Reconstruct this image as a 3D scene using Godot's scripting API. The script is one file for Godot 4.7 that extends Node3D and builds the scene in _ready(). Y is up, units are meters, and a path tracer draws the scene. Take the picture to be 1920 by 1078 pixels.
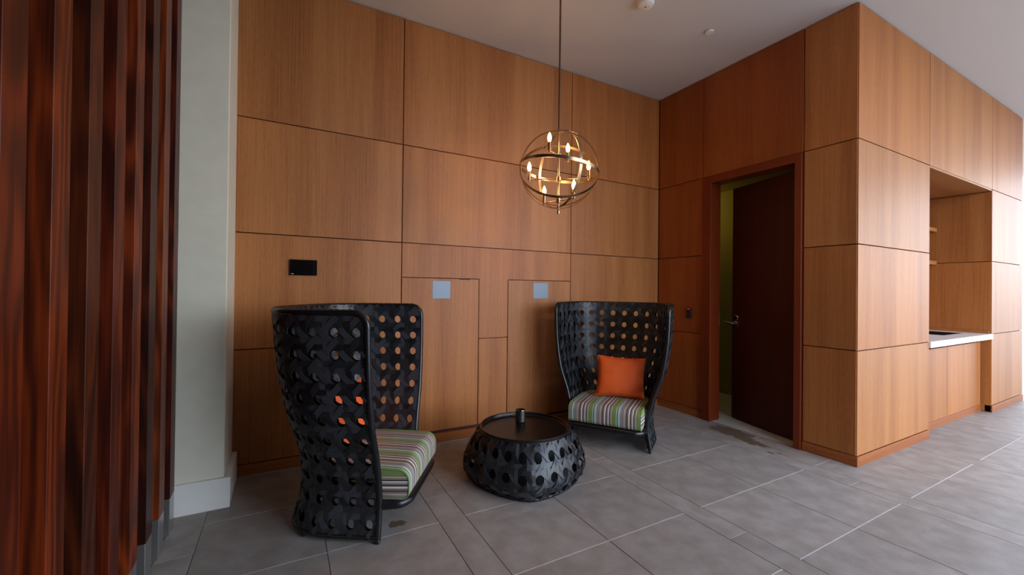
extends Node3D

# ---------------------------------------------------------------- settings
const H := 3.405          # ceiling height
const R1 := 2.40          # panel rows
const R2 := 1.625
const R3 := 0.842
const BT := 0.075         # top of the plinth
const ZE := 1.847         # outer corner of the door wall
const XC := 1.318         # niche sides
const XD := 3.016
const XEND := 4.16
var M := {}
var rng := RandomNumberGenerator.new()
var taken := {}

func _ready() -> void:
	rng.seed = 7
	setup_view()
	make_materials()
	build_floor()
	build_ceiling()
	build_wall_back()
	build_wall_right()
	build_door()
	build_hall()
	build_wall_niche()
	build_pier_and_fins()
	build_outer_shell()
	build_chairs()
	build_table()
	build_pendant()
	build_small_things()

func setup_view() -> void:
	var cam := Camera3D.new()
	cam.name = "camera"
	cam.keep_aspect = Camera3D.KEEP_HEIGHT
	cam.fov = 69.255
	cam.near = 0.02
	cam.far = 200.0
	add_child(cam)
	cam.position = Vector3(-3.66494, 1.2599, 3.29955)
	cam.basis = Basis(Vector3.UP, -0.500424) * Basis(Vector3.RIGHT, 0.0060717) * Basis(Vector3.BACK, 0.0109773)
	cam.current = true
	var env := Environment.new()
	env.background_mode = Environment.BG_SKY
	var sm := ProceduralSkyMaterial.new()
	sm.sky_top_color = Color(0.74, 0.81, 0.91)
	sm.sky_horizon_color = Color(0.93, 0.95, 0.97)
	sm.ground_horizon_color = Color(0.62, 0.64, 0.66)
	sm.ground_bottom_color = Color(0.45, 0.45, 0.45)
	sm.sky_energy_multiplier = 3.2
	sm.ground_energy_multiplier = 3.2
	var sky := Sky.new()
	sky.sky_material = sm
	env.sky = sky
	env.tonemap_mode = Environment.TONE_MAPPER_LINEAR
	env.tonemap_exposure = 0.57
	env.sdfgi_enabled = true
	env.ssao_enabled = true
	env.ssil_enabled = true
	var we := WorldEnvironment.new()
	we.name = "world_environment"
	we.environment = env
	add_child(we)

# ---------------------------------------------------------------- helpers
func numbered(called: String) -> String:
	var n: int = taken.get(called, 0)
	taken[called] = n + 1
	return called if n == 0 else "%s_%03d" % [called, n]

func thing(called: String, label: String, category: String, at := Vector3.ZERO, turn := 0.0, group := "") -> Node3D:
	var o := Node3D.new()
	o.name = numbered(called)
	add_child(o)
	o.position = at
	o.rotation.y = turn
	tag(o, label, category, group)
	return o

func tag(o: Node, label: String, category: String, group := "") -> void:
	o.set_meta("label", label)
	o.set_meta("category", category)
	if group != "":
		o.set_meta("group", group)

func structure(called: String, label: String, category: String) -> Node3D:
	var o := Node3D.new()
	o.name = called
	add_child(o)
	o.set_meta("kind", "structure")
	o.set_meta("label", label)
	o.set_meta("category", category)
	return o

func part(mesh: Mesh, called: String, mat: Material, parent: Node, at := Vector3.ZERO) -> MeshInstance3D:
	var o := MeshInstance3D.new()
	o.mesh = mesh
	o.name = called
	o.material_override = mat
	parent.add_child(o, true)
	o.position = at
	return o

func st_new() -> SurfaceTool:
	var st := SurfaceTool.new()
	st.begin(Mesh.PRIMITIVE_TRIANGLES)
	return st

func vert(st: SurfaceTool, p: Vector3, n: Vector3, uv: Vector2) -> void:
	st.set_normal(n)
	st.set_uv(uv)
	st.add_vertex(p)

func tri(st: SurfaceTool, a: Vector3, b: Vector3, c: Vector3, na: Vector3, nb: Vector3, nc: Vector3, ua := Vector2.ZERO, ub := Vector2.ZERO, uc := Vector2.ZERO) -> void:
	if (b - a).cross(c - a).dot(na + nb + nc) > 0.0:
		vert(st, a, na, ua); vert(st, c, nc, uc); vert(st, b, nb, ub)
	else:
		vert(st, a, na, ua); vert(st, b, nb, ub); vert(st, c, nc, uc)

func quad(st: SurfaceTool, a: Vector3, b: Vector3, c: Vector3, d: Vector3, n: Vector3, off := Vector2.ZERO, ax := -1, grain := 1) -> void:
	var u := [Vector2.ZERO, Vector2.ZERO, Vector2.ZERO, Vector2.ZERO]
	if ax >= 0:
		var ps := [a, b, c, d]
		for i in 4:
			u[i] = plan_uv(ps[i], ax, grain) + off
	tri(st, a, b, c, n, n, n, u[0], u[1], u[2])
	tri(st, a, c, d, n, n, n, u[0], u[2], u[3])

# texture coordinates in metres: v along the grain axis, u across it
func plan_uv(p: Vector3, ax: int, grain: int) -> Vector2:
	var rest := []
	for i in 3:
		if i != grain and i != ax:
			rest.append(i)
	if ax == grain:
		return Vector2(p[rest[0]], p[rest[1]])
	return Vector2(p[rest[0]], p[grain])

# box from a to b with chamfered edges
func add_box(st: SurfaceTool, a: Vector3, b: Vector3, c := 0.0, off := Vector2.ZERO, grain := 1) -> void:
	var lo := Vector3(minf(a.x, b.x), minf(a.y, b.y), minf(a.z, b.z))
	var hi := Vector3(maxf(a.x, b.x), maxf(a.y, b.y), maxf(a.z, b.z))
	var m := [lo, hi]
	for ax in 3:
		var i := (ax + 1) % 3
		var j := (ax + 2) % 3
		for s in 2:
			var n := Vector3.ZERO
			n[ax] = 1.0 if s == 1 else -1.0
			var q := []
			for k in [[0, 0], [1, 0], [1, 1], [0, 1]]:
				var p := Vector3.ZERO
				p[ax] = m[s][ax]
				p[i] = m[k[0]][i] + (c if k[0] == 0 else -c)
				p[j] = m[k[1]][j] + (c if k[1] == 0 else -c)
				q.append(p)
			quad(st, q[0], q[1], q[2], q[3], n, off, ax, grain)
	if c <= 0.0:
		return
	for ax in 3:                                   # twelve chamfers along axis ax
		var i := (ax + 1) % 3
		var j := (ax + 2) % 3
		for si in 2:
			for sj in 2:
				var n := Vector3.ZERO
				n[i] = 0.7071 * (1 if si == 1 else -1)
				n[j] = 0.7071 * (1 if sj == 1 else -1)
				var q := []
				for k in 4:
					var p := Vector3.ZERO
					var e := 0 if k < 2 else 1
					p[ax] = m[e][ax] + (c if e == 0 else -c)
					var first := k == 0 or k == 3
					p[i] = m[si][i] + (0.0 if first else (c if si == 0 else -c))
					p[j] = m[sj][j] + ((c if sj == 0 else -c) if first else 0.0)
					q.append(p)
				quad(st, q[0], q[1], q[2], q[3], n, off, i, grain if grain != i else ax)
	for sx in 2:
		for sy in 2:
			for sz in 2:
				var s := Vector3(1 if sx else -1, 1 if sy else -1, 1 if sz else -1)
				var p := Vector3(m[sx].x, m[sy].y, m[sz].z)
				var n := s / sqrt(3.0)
				tri(st, p - Vector3(0, s.y, s.z) * c, p - Vector3(s.x, 0, s.z) * c, p - Vector3(s.x, s.y, 0) * c, n, n, n)

func box(a: Vector3, b: Vector3, c := 0.0, off := Vector2.ZERO, grain := 1) -> Mesh:
	var st := st_new()
	add_box(st, a, b, c, off, grain)
	return st.commit()

# smooth surface through rows of points; wrap closes each row on itself
func add_grid(st: SurfaceTool, rows: Array, wrap := false, uvs := []) -> void:
	var nr := rows.size()
	var nc: int = rows[0].size()
	var nrm := []
	for r in nr:
		var line := PackedVector3Array()
		for c in nc:
			var c0 := c - 1
			var c1 := c + 1
			if wrap:
				c0 = (c + nc - 1) % nc
				c1 = (c + 1) % nc
			else:
				c0 = maxi(c0, 0)
				c1 = mini(c1, nc - 1)
			var du: Vector3 = rows[r][c1] - rows[r][c0]
			var dv: Vector3 = rows[mini(r + 1, nr - 1)][c] - rows[maxi(r - 1, 0)][c]
			var n := du.cross(dv)
			if n.length() < 1e-12:
				n = (rows[mini(r + 1, nr - 1)][c1] - rows[mini(r + 1, nr - 1)][c0]).cross(dv)
				if n.length() < 1e-12:
					n = (rows[maxi(r - 1, 0)][c1] - rows[maxi(r - 1, 0)][c0]).cross(dv)
			line.append(n.normalized() if n.length() > 1e-12 else Vector3.UP)
		nrm.append(line)
	for r in nr - 1:
		for c in (nc if wrap else nc - 1):
			var d := (c + 1) % nc
			var u := [Vector2.ZERO, Vector2.ZERO, Vector2.ZERO, Vector2.ZERO]
			if not uvs.is_empty():
				u = [uvs[r][c], uvs[r][d], uvs[r + 1][d], uvs[r + 1][c]]
			var a: Vector3 = rows[r][c]
			var b: Vector3 = rows[r][d]
			var e: Vector3 = rows[r + 1][d]
			var f: Vector3 = rows[r + 1][c]
			if a.distance_squared_to(b) > 1e-14:
				tri(st, a, b, e, nrm[r][c], nrm[r][d], nrm[r + 1][d], u[0], u[1], u[2])
			if e.distance_squared_to(f) > 1e-14:
				tri(st, a, e, f, nrm[r][c], nrm[r + 1][d], nrm[r + 1][c], u[0], u[2], u[3])

func add_cap(st: SurfaceTool, ring: Array, n: Vector3) -> void:
	var mid := Vector3.ZERO
	for p in ring:
		mid += p
	mid /= ring.size()
	for i in ring.size():
		tri(st, mid, ring[i], ring[(i + 1) % ring.size()], n, n, n)

# round tube along a path; ripple gives the look of wound bands
func add_tube(st: SurfaceTool, path: Array, r: float, sides := 8, closed := false, ripple := 0.0) -> void:
	var n := path.size()
	var rows := []
	var up := Vector3.UP
	var t0: Vector3 = (path[1] - path[0]).normalized()
	if absf(t0.dot(up)) > 0.9:
		up = Vector3.RIGHT
	var side := t0.cross(up).normalized()
	for i in n:
		var a: Vector3 = path[(i + n - 1) % n] if closed else path[maxi(i - 1, 0)]
		var b: Vector3 = path[(i + 1) % n] if closed else path[mini(i + 1, n - 1)]
		var t := (b - a).normalized()
		side = (side - t * side.dot(t)).normalized()
		var bi := t.cross(side)
		var rr := r * (1.0 + (ripple if i % 2 == 0 else -ripple))
		var ring := []
		for k in sides:
			var g := TAU * k / sides
			ring.append(path[i] + (side * cos(g) + bi * sin(g)) * rr)
		rows.append(ring)
	if closed:
		rows.append(rows[0])
	add_grid(st, rows, true)
	if not closed:
		add_cap(st, rows[0], -t0)
		add_cap(st, rows[-1], (path[-1] - path[-2]).normalized())

func tube(path: Array, r: float, sides := 8, closed := false, ripple := 0.0) -> Mesh:
	var st := st_new()
	add_tube(st, path, r, sides, closed, ripple)
	return st.commit()

# turned shape around y: profile of Vector2(radius, height); sharp corners come from repeated points
func add_lathe(st: SurfaceTool, profile: Array, sides := 24, at := Vector3.ZERO) -> void:
	for i in profile.size() - 1:
		var a: Vector2 = profile[i]
		var b: Vector2 = profile[i + 1]
		if a.is_equal_approx(b):
			continue
		var d := (b - a).normalized()
		var nn := Vector2(d.y, -d.x)
		for k in sides:
			var g0 := TAU * k / sides
			var g1 := TAU * (k + 1) / sides
			var n0 := Vector3(nn.x * cos(g0), nn.y, nn.x * sin(g0))
			var n1 := Vector3(nn.x * cos(g1), nn.y, nn.x * sin(g1))
			var p := [at + Vector3(a.x * cos(g0), a.y, a.x * sin(g0)), at + Vector3(a.x * cos(g1), a.y, a.x * sin(g1)), at + Vector3(b.x * cos(g1), b.y, b.x * sin(g1)), at + Vector3(b.x * cos(g0), b.y, b.x * sin(g0))]
			if a.x > 1e-5:
				tri(st, p[0], p[1], p[2], n0, n1, n1)
			if b.x > 1e-5:
				tri(st, p[0], p[2], p[3], n0, n1, n0)

func lathe(profile: Array, sides := 24) -> Mesh:
	var st := st_new()
	add_lathe(st, profile, sides)
	return st.commit()

# ---------------------------------------------------------------- materials
func mat(c: Color, rough := 0.5, metal := 0.0) -> StandardMaterial3D:
	var m := StandardMaterial3D.new()
	m.albedo_color = c
	m.roughness = rough
	m.metallic = metal
	return m

func noise_image(w: int, h: int, from_h: int, freq: float, sd: int, octaves := 3) -> Image:
	var n := FastNoiseLite.new()
	n.seed = sd
	n.noise_type = FastNoiseLite.TYPE_SIMPLEX_SMOOTH
	n.frequency = freq
	n.fractal_octaves = octaves
	var im := n.get_image(w, from_h, false, false, true)
	im.convert(Image.FORMAT_L8)
	if from_h != h:
		im.resize(w, h, Image.INTERPOLATE_CUBIC)
	return im

# straight grained veneer: broad bands, fine lines and short pores, all running along v
func veneer(dark: Color, mid: Color, light: Color, sd: int) -> ImageTexture:
	var w := 2048
	var h := 512
	var bands := noise_image(w, h, 6, 0.006, sd, 2).get_data()
	var lines := noise_image(w, h, 20, 0.15, sd + 1, 3).get_data()
	var pores := noise_image(w, h, 128, 0.33, sd + 2, 2).get_data()
	var out := PackedByteArray()
	out.resize(w * h * 3)
	for i in w * h:
		var t := 0.36 * bands[i] / 255.0 + 0.42 * lines[i] / 255.0 + 0.30 * pores[i] / 255.0 - 0.04
		t = clampf((t - 0.5) * 1.05 + 0.5, 0.0, 1.0)
		var c := dark.lerp(mid, t * 2.0) if t < 0.5 else mid.lerp(light, t * 2.0 - 1.0)
		out[i * 3] = int(c.r * 255.0)
		out[i * 3 + 1] = int(c.g * 255.0)
		out[i * 3 + 2] = int(c.b * 255.0)
	var im := Image.create_from_data(w, h, false, Image.FORMAT_RGB8, out)
	return ImageTexture.create_from_image(im)

# plank wood with a lively flowing figure
func figured(dark: Color, light: Color, sd: int) -> ImageTexture:
	var w := 512
	var h := 1024
	var warp := FastNoiseLite.new()
	warp.seed = sd
	warp.frequency = 0.004
	warp.fractal_octaves = 3
	var fine := noise_image(w, h, 48, 0.2, sd + 3, 2).get_data()
	var out := PackedByteArray()
	out.resize(w * h * 3)
	for y in h:
		for x in w:
			var q := warp.get_noise_2d(x * 1.6, y * 0.55)
			var t := 0.5 + 0.32 * sin(x * 0.055 + q * 15.0) + 0.35 * q + (fine[y * w + x] / 255.0 - 0.5) * 0.5
			t = clampf(t, 0.0, 1.0)
			var c := dark.lerp(light, t)
			var i := (y * w + x) * 3
			out[i] = int(c.r * 255.0)
			out[i + 1] = int(c.g * 255.0)
			out[i + 2] = int(c.b * 255.0)
	return ImageTexture.create_from_image(Image.create_from_data(w, h, false, Image.FORMAT_RGB8, out))

func mottled(a: Color, b: Color, sd: int, freq: float, grain: float) -> ImageTexture:
	var w := 1024
	var coarse := noise_image(w, w, w, freq, sd, 4).get_data()
	var fine := noise_image(w, w, w, 0.25, sd + 1, 2).get_data()
	var out := PackedByteArray()
	out.resize(w * w * 3)
	for i in w * w:
		var t := clampf(coarse[i] / 255.0 + (fine[i] / 255.0 - 0.5) * grain, 0.0, 1.0)
		var c := a.lerp(b, t)
		out[i * 3] = int(c.r * 255.0)
		out[i * 3 + 1] = int(c.g * 255.0)
		out[i * 3 + 2] = int(c.b * 255.0)
	var im := Image.create_from_data(w, w, false, Image.FORMAT_RGB8, out)
	im.generate_mipmaps()
	return ImageTexture.create_from_image(im)

func wood(tex: Texture2D, tint: Color, rough: float, scale: Vector3) -> StandardMaterial3D:
	var m := mat(tint, rough)
	m.albedo_texture = tex
	m.metallic_specular = 0.4
	m.uv1_scale = scale
	return m

func make_materials() -> void:
	var v := veneer(Color8(126, 73, 36), Color8(165, 106, 58), Color8(188, 132, 80), 11)
	var s := Vector3(1.0 / 3.0, 1.0 / 3.0, 1)         # the texture spans three metres
	M.panels = []
	for c in [Color(1, 1, 1), Color(0.95, 0.92, 0.88), Color(1.0, 0.96, 0.9), Color(0.97, 0.97, 0.97)]:
		M.panels.append(wood(v, c, 0.45, s))
	M.panel = M.panels[0]
	M.red_veneer = wood(v, Color(0.90, 0.74, 0.60), 0.45, s)
	M.casing = wood(v, Color(0.68, 0.44, 0.33), 0.42, s)
	M.leaf = wood(v, Color(0.42, 0.22, 0.17), 0.42, s)
	M.plinth = wood(v, Color(0.92, 0.82, 0.74), 0.42, s)
	M.joint = mat(Color8(70, 28, 14), 0.7)
	var f1 := figured(Color8(56, 25, 10), Color8(132, 72, 32), 31)
	M.fins = []
	for c in [Color(0.75, 0.5, 0.42), Color(1, 0.82, 0.7), Color(0.62, 0.46, 0.4), Color(1.0, 0.74, 0.6), Color(0.9, 0.62, 0.5), Color(0.7, 0.55, 0.45), Color(0.95, 0.7, 0.55), Color(0.85, 0.6, 0.5)]:
		M.fins.append(wood(f1, c, 0.42, Vector3(1.0 / 0.9, 1.0 / 3.6, 1)))
	M.steel = mat(Color8(178, 178, 176), 0.32, 0.9)
	M.plate = mat(Color8(112, 122, 132), 0.5, 0.7)
	M.chrome = mat(Color8(170, 172, 175), 0.2, 1.0)
	M.brass = mat(Color8(176, 150, 118), 0.27, 1.0)
	M.bronze = mat(Color8(120, 100, 78), 0.35, 1.0)
	M.plaster = wood(mottled(Color8(214, 210, 190), Color8(222, 218, 200), 41, 0.01, 0.4), Color.WHITE, 0.75, Vector3(0.6, 0.6, 1))
	M.white = mat(Color8(226, 225, 218), 0.5)
	M.ceiling = mat(Color8(206, 202, 198), 0.9)
	M.tiles = []
	for k in 3:
		var tx := mottled(Color8(144, 134, 126), Color8(170, 162, 156), 51 + k * 5, 0.007, 1.2)
		for c in [Color(1, 1, 1), Color(0.96, 0.96, 0.96)]:
			var m := wood(tx, c, 0.55, Vector3(0.8, 0.8, 1))
			M.tiles.append(m)
	M.grout_light = mat(Color8(222, 219, 214), 0.8)
	M.grout_dark = mat(Color8(92, 86, 82), 0.8)
	M.slab = mat(Color8(92, 86, 82), 0.8)
	M.stain = mat(Color8(112, 94, 76), 0.5)
	M.stain_red = mat(Color8(110, 70, 58), 0.5)
	M.terrace = mat(Color8(176, 172, 166), 0.8)
	M.strips = [mat(Color8(37, 39, 43), 0.40), mat(Color8(58, 61, 66), 0.44), mat(Color8(25, 26, 29), 0.36)]
	M.wicker_rim = mat(Color8(20, 21, 24), 0.3)
	M.tray = mat(Color8(16, 14, 13), 0.28)
	M.black = mat(Color8(10, 10, 11), 0.15)
	M.black_matt = mat(Color8(16, 16, 17), 0.5)
	M.orange = mat(Color8(232, 96, 28), 0.65)
	M.orange.rim_enabled = true
	M.orange.rim = 0.2
	M.counter = mat(Color8(232, 230, 226), 0.3)
	M.olive = mat(Color8(150, 142, 62), 0.8)
	M.stone = mat(Color8(200, 198, 190), 0.5)
	M.stripes = mat(Color.WHITE, 0.85)
	M.stripes.albedo_texture = stripe_texture()
	M.bulb = mat(Color8(255, 236, 200), 0.3)
	M.bulb.emission_enabled = true
	M.bulb.emission = Color(1.0, 0.72, 0.38)
	M.bulb.emission_energy_multiplier = 30.0
	M.red_led = mat(Color8(120, 10, 10), 0.4)
	M.red_led.emission_enabled = true
	M.red_led.emission = Color(1.0, 0.12, 0.1)
	M.red_led.emission_energy_multiplier = 1.2
	M.print = mat(Color8(225, 228, 232), 0.6)
	M.lamp_glow = mat(Color8(255, 240, 200), 0.5)
	M.lamp_glow.emission_enabled = true
	M.lamp_glow.emission = Color(1.0, 0.86, 0.55)
	M.lamp_glow.emission_energy_multiplier = 2.0

# one repeat of the cushion cloth, with the woven stripes side by side
func stripe_texture() -> ImageTexture:
	var green := Color8(116, 138, 76)
	var olive := Color8(112, 122, 72)
	var blue := Color8(158, 204, 220)
	var taupe := Color8(140, 128, 120)
	var grey := Color8(150, 148, 142)
	var tan_ := Color8(196, 178, 156)
	var cream := Color8(224, 218, 204)
	var brown := Color8(78, 58, 54)
	var mauve := Color8(128, 104, 108)
	var ink := Color8(38, 36, 44)
	var seq := [[green, 16], [cream, 2], [olive, 7], [blue, 7], [grey, 5], [taupe, 14], [tan_, 4], [taupe, 6], [ink, 3], [mauve, 7], [cream, 6], [brown, 6], [grey, 6], [cream, 4], [ink, 4], [taupe, 6], [tan_, 3], [olive, 4]]
	var total := 0
	for q in seq:
		total += q[1]
	var w := 512
	var im := Image.create(w, 8, false, Image.FORMAT_RGB8)
	for x in w:
		var at := float(x) / w * total
		var c := green
		for q in seq:
			if at < q[1]:
				c = q[0]
				break
			at -= q[1]
		for y in 8:
			var k := 0.97 if (x + y) % 2 == 0 else 1.03
			im.set_pixel(x, y, Color(c.r * k, c.g * k, c.b * k))
	return ImageTexture.create_from_image(im)

# ---------------------------------------------------------------- floor and ceiling
func tile_lines() -> Array:
	# joints across x: two wide tiles, one narrow strip, again and again
	var xs := []
	var x := -4.175
	while x < 6.4:
		xs.append([x, x + 0.15, true])
		xs.append([x + 0.15, x + 0.705, false])
		xs.append([x + 0.705, x + 1.26, false])
		x += 1.26
	return xs

func build_floor() -> void:
	var fl := structure("floor", "grey stone tile floor with narrow strips between wide tiles", "floor")
	var st := st_new()
	add_box(st, Vector3(-5, -0.25, -0.9), Vector3(12, -0.006, 9))
	part(st.commit(), "bed", M.slab, fl)
	var g := 0.0016
	var zs := [-0.53, 0.025, 0.58, 1.135, 1.69, 2.225, 2.78, 3.335, 3.89, 4.445]
	var strip_zs := [-0.25, 0.86, 1.97, 3.08, 4.19]
	var k := 0
	for c in tile_lines():
		var lines: Array = strip_zs if c[2] else zs
		for i in lines.size() - 1:
			var z0: float = lines[i]
			var z1: float = lines[i + 1]
			z0 = maxf(z0, -0.02)
			var st2 := st_new()
			var mid := Vector3((c[0] + c[1]) / 2.0, 0, (z0 + z1) / 2.0)
			var hx: float = (c[1] - c[0]) / 2.0 - g
			var hz := (z1 - z0) / 2.0 - g
			var dy := rng.randf_range(-0.0004, 0.0)
			add_box(st2, Vector3(-hx, -0.012, -hz), Vector3(hx, dy, hz), 0.0012, Vector2(rng.randf(), rng.randf()), 2)
			part(st2.commit(), "tile", M.tiles[rng.randi() % M.tiles.size()], fl, mid)
			k += 1
	# grout in the joints
	var gx := st_new()
	for i in range(1, zs.size()):
		add_box(gx, Vector3(-4.5, -0.01, zs[i] - g), Vector3(6.4, -0.0012, zs[i] + g))
	part(gx.commit(), "pale_grout", M.grout_light, fl)
	var gz := st_new()
	for c in tile_lines():
		add_box(gz, Vector3(c[0] - g, -0.01, -0.02), Vector3(c[0] + g, -0.0018, 4.445))
	part(gz.commit(), "dark_grout", M.grout_dark, fl)
	# the rest of the floor, out of sight of the single tiles
	var rest := st_new()
	add_box(rest, Vector3(-4.9, -0.02, 4.449), Vector3(12, 0, 9), 0.0, Vector2.ZERO, 2)
	add_box(rest, Vector3(6.39, -0.02, -0.9), Vector3(12, 0, 4.447), 0.0, Vector2.ZERO, 2)
	add_box(rest, Vector3(-4.9, -0.02, -0.02), Vector3(-4.178, 0, 4.447), 0.0, Vector2.ZERO, 2)
	part(rest.commit(), "outer_tiles", M.tiles[0], fl)

func blot(c: Vector3, rx: float, rz: float, sd: int, rough := 0.35) -> Mesh:
	var n := FastNoiseLite.new()
	n.seed = sd
	n.frequency = 0.9
	var st := st_new()
	var ring := []
	for i in 40:
		var a := TAU * i / 40.0
		var k := 1.0 + rough * n.get_noise_2d(cos(a) * 1.6 + sd, sin(a) * 1.6) * 2.0 + rough * 0.5 * n.get_noise_2d(cos(a) * 5.0, sin(a) * 5.0)
		ring.append(c + Vector3(cos(a) * rx * k, 0, sin(a) * rz * k))
	add_cap(st, ring, Vector3.UP)
	return st.commit()

func build_ceiling() -> void:
	var c := structure("ceiling", "smooth off-white plaster ceiling", "ceiling")
	part(box(Vector3(-5, H, -0.9), Vector3(8.0, H + 0.3, 5.2)), "slab", M.ceiling, c)

# ---------------------------------------------------------------- panelled walls
func uv_off(w: float, h: float) -> Vector2:
	return Vector2(rng.randf_range(0.0, maxf(0.0, 2.95 - w)), rng.randf_range(0.0, maxf(0.0, 2.95 - h)))

# a veneered board lying on plane axis "n" (0: faces -x, 2: faces +z), from (a0, y0) to (a1, y1), front at d
func board(parent: Node, called: String, n: int, a0: float, a1: float, y0: float, y1: float, d: float, m: Material = null, gap := 0.0034, thick := 0.018) -> MeshInstance3D:
	var w := a1 - a0 - 2 * gap
	var h := y1 - y0 - 2 * gap
	var st := st_new()
	var at: Vector3
	var off := uv_off(w, h)
	if n == 2:
		at = Vector3((a0 + a1) / 2, (y0 + y1) / 2, d)
		add_box(st, Vector3(-w / 2, -h / 2, -thick), Vector3(w / 2, h / 2, 0), 0.0012, off + Vector2(w / 2, h / 2), 1)
	elif n == 0:
		at = Vector3(d, (y0 + y1) / 2, (a0 + a1) / 2)
		add_box(st, Vector3(0, -h / 2, -w / 2), Vector3(thick, h / 2, w / 2), 0.0012, off + Vector2(w / 2, h / 2), 1)
	else:
		at = Vector3((a0 + a1) / 2, d, (y0 + y1) / 2)
		add_box(st, Vector3(-w / 2, 0, -h / 2), Vector3(w / 2, thick, h / 2), 0.0012, off + Vector2(w / 2, h / 2), 0)
	return part(st.commit(), called, m if m else M.panels[rng.randi() % M.panels.size()], parent, at)

func build_wall_back() -> void:
	var w := structure("wall_back", "back wall clad in orange-brown wood veneer panels", "wall")
	part(box(Vector3(-4.6, 0, -0.16), Vector3(0.1, H, -0.0185)), "backing", M.joint, w)
	var xl := -3.99
	var x1 := -2.855
	var x2 := -1.21
	var rows := [[R1, H - 0.004], [R2, R1], [R3, R2], [BT, R3]]
	for r in rows:
		board(w, "panel", 2, xl, x1, r[0], r[1], 0)
		board(w, "panel", 2, x2, 0.0, r[0], r[1], 0)
	board(w, "panel", 2, x1, x2, R1, H - 0.004, 0)
	board(w, "panel", 2, x1, x2, R2, R1, 0)
	# the tee-shaped panel between and above the two doors: a crossbar and a stem in one piece
	var tm := 1.352
	var s0 := -2.186
	var s1 := -1.902
	var g := 0.0028
	var st := st_new()
	var off := Vector2(2.87, -0.8)
	var zf := 0.0
	add_box(st, Vector3(x1 + g, tm + g, -0.018), Vector3(x2 - g, R2 - g, zf), 0.0, off, 1)
	add_box(st, Vector3(s0 + g, 0.838 + g, -0.018), Vector3(s1 - g, tm + g, zf), 0.0, off, 1)
	part(st.commit(), "panel", M.panels[2], w)
	board(w, "panel", 2, s0, s1, BT + 0.02, 0.838, 0)
	for q in [[x1, s0, -2.602, -2.448, true], [s1, x2, -1.635, -1.473, false]]:
		var d := board(w, "access_door", 2, q[0], q[1], BT + 0.02, tm, 0.001)
		d.set_meta("label", "flush veneer service door with a square steel plate")
		var cx: float = (q[2] + q[3]) / 2
		var hw: float = (q[3] - q[2]) / 2
		var pl := part(box(Vector3(-hw, -0.073, 0), Vector3(hw, 0.073, 0.002), 0.0006), "steel_plate", M.plate, d, Vector3(cx, 1.256, 0.001) - d.position)
		pl.set_meta("label", "square brushed steel plate")
		if q[4]:
			part(box(Vector3(-0.05, -0.006, -0.005), Vector3(0.05, 0.004, 0.0015)), "latch_notch", M.joint, d, Vector3(-2.32, tm - 0.004, 0.0) - d.position)
	var st2 := st_new()
	add_box(st2, Vector3(-3.99, 0, -0.018), Vector3(0.0, BT - 0.002, 0.004), 0.001, Vector2(2.9 - 3.0, 0), 0)
	part(st2.commit(), "plinth", M.plinth, w)

func build_wall_right() -> void:
	var w := structure("wall_right", "side wall clad in red-brown veneer panels around the door", "wall")
	var za := 0.56
	var zb := 1.483
	var st := st_new()
	add_box(st, Vector3(0.0185, 0, -0.1), Vector3(0.13, H, za + 0.03))
	add_box(st, Vector3(0.0185, 0, zb - 0.03), Vector3(0.13, H, ZE - 0.0185))
	add_box(st, Vector3(0.0185, R1 - 0.03, za), Vector3(0.13, H, zb))
	part(st.commit(), "backing", M.joint, w)
	var rows := [[R1, H - 0.004], [R2, R1], [R3, R2], [BT, R3]]
	for r in rows:
		board(w, "panel", 0, 0.004, za, r[0], r[1], 0, M.red_veneer)
		board(w, "panel", 0, zb, ZE - 0.004, r[0], r[1], 0)
	board(w, "panel", 0, za, zb, R1, H - 0.004, 0, M.red_veneer)
	part(box(Vector3(-0.004, 0, 0.005), Vector3(0.018, BT - 0.002, za), 0.001, Vector2(0.1, 0), 2), "plinth", M.plinth, w)
	part(box(Vector3(-0.004, 0, zb), Vector3(0.018, BT - 0.002, ZE + 0.006), 0.001, Vector2(0.2, 0), 2), "plinth", M.plinth, w)

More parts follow.
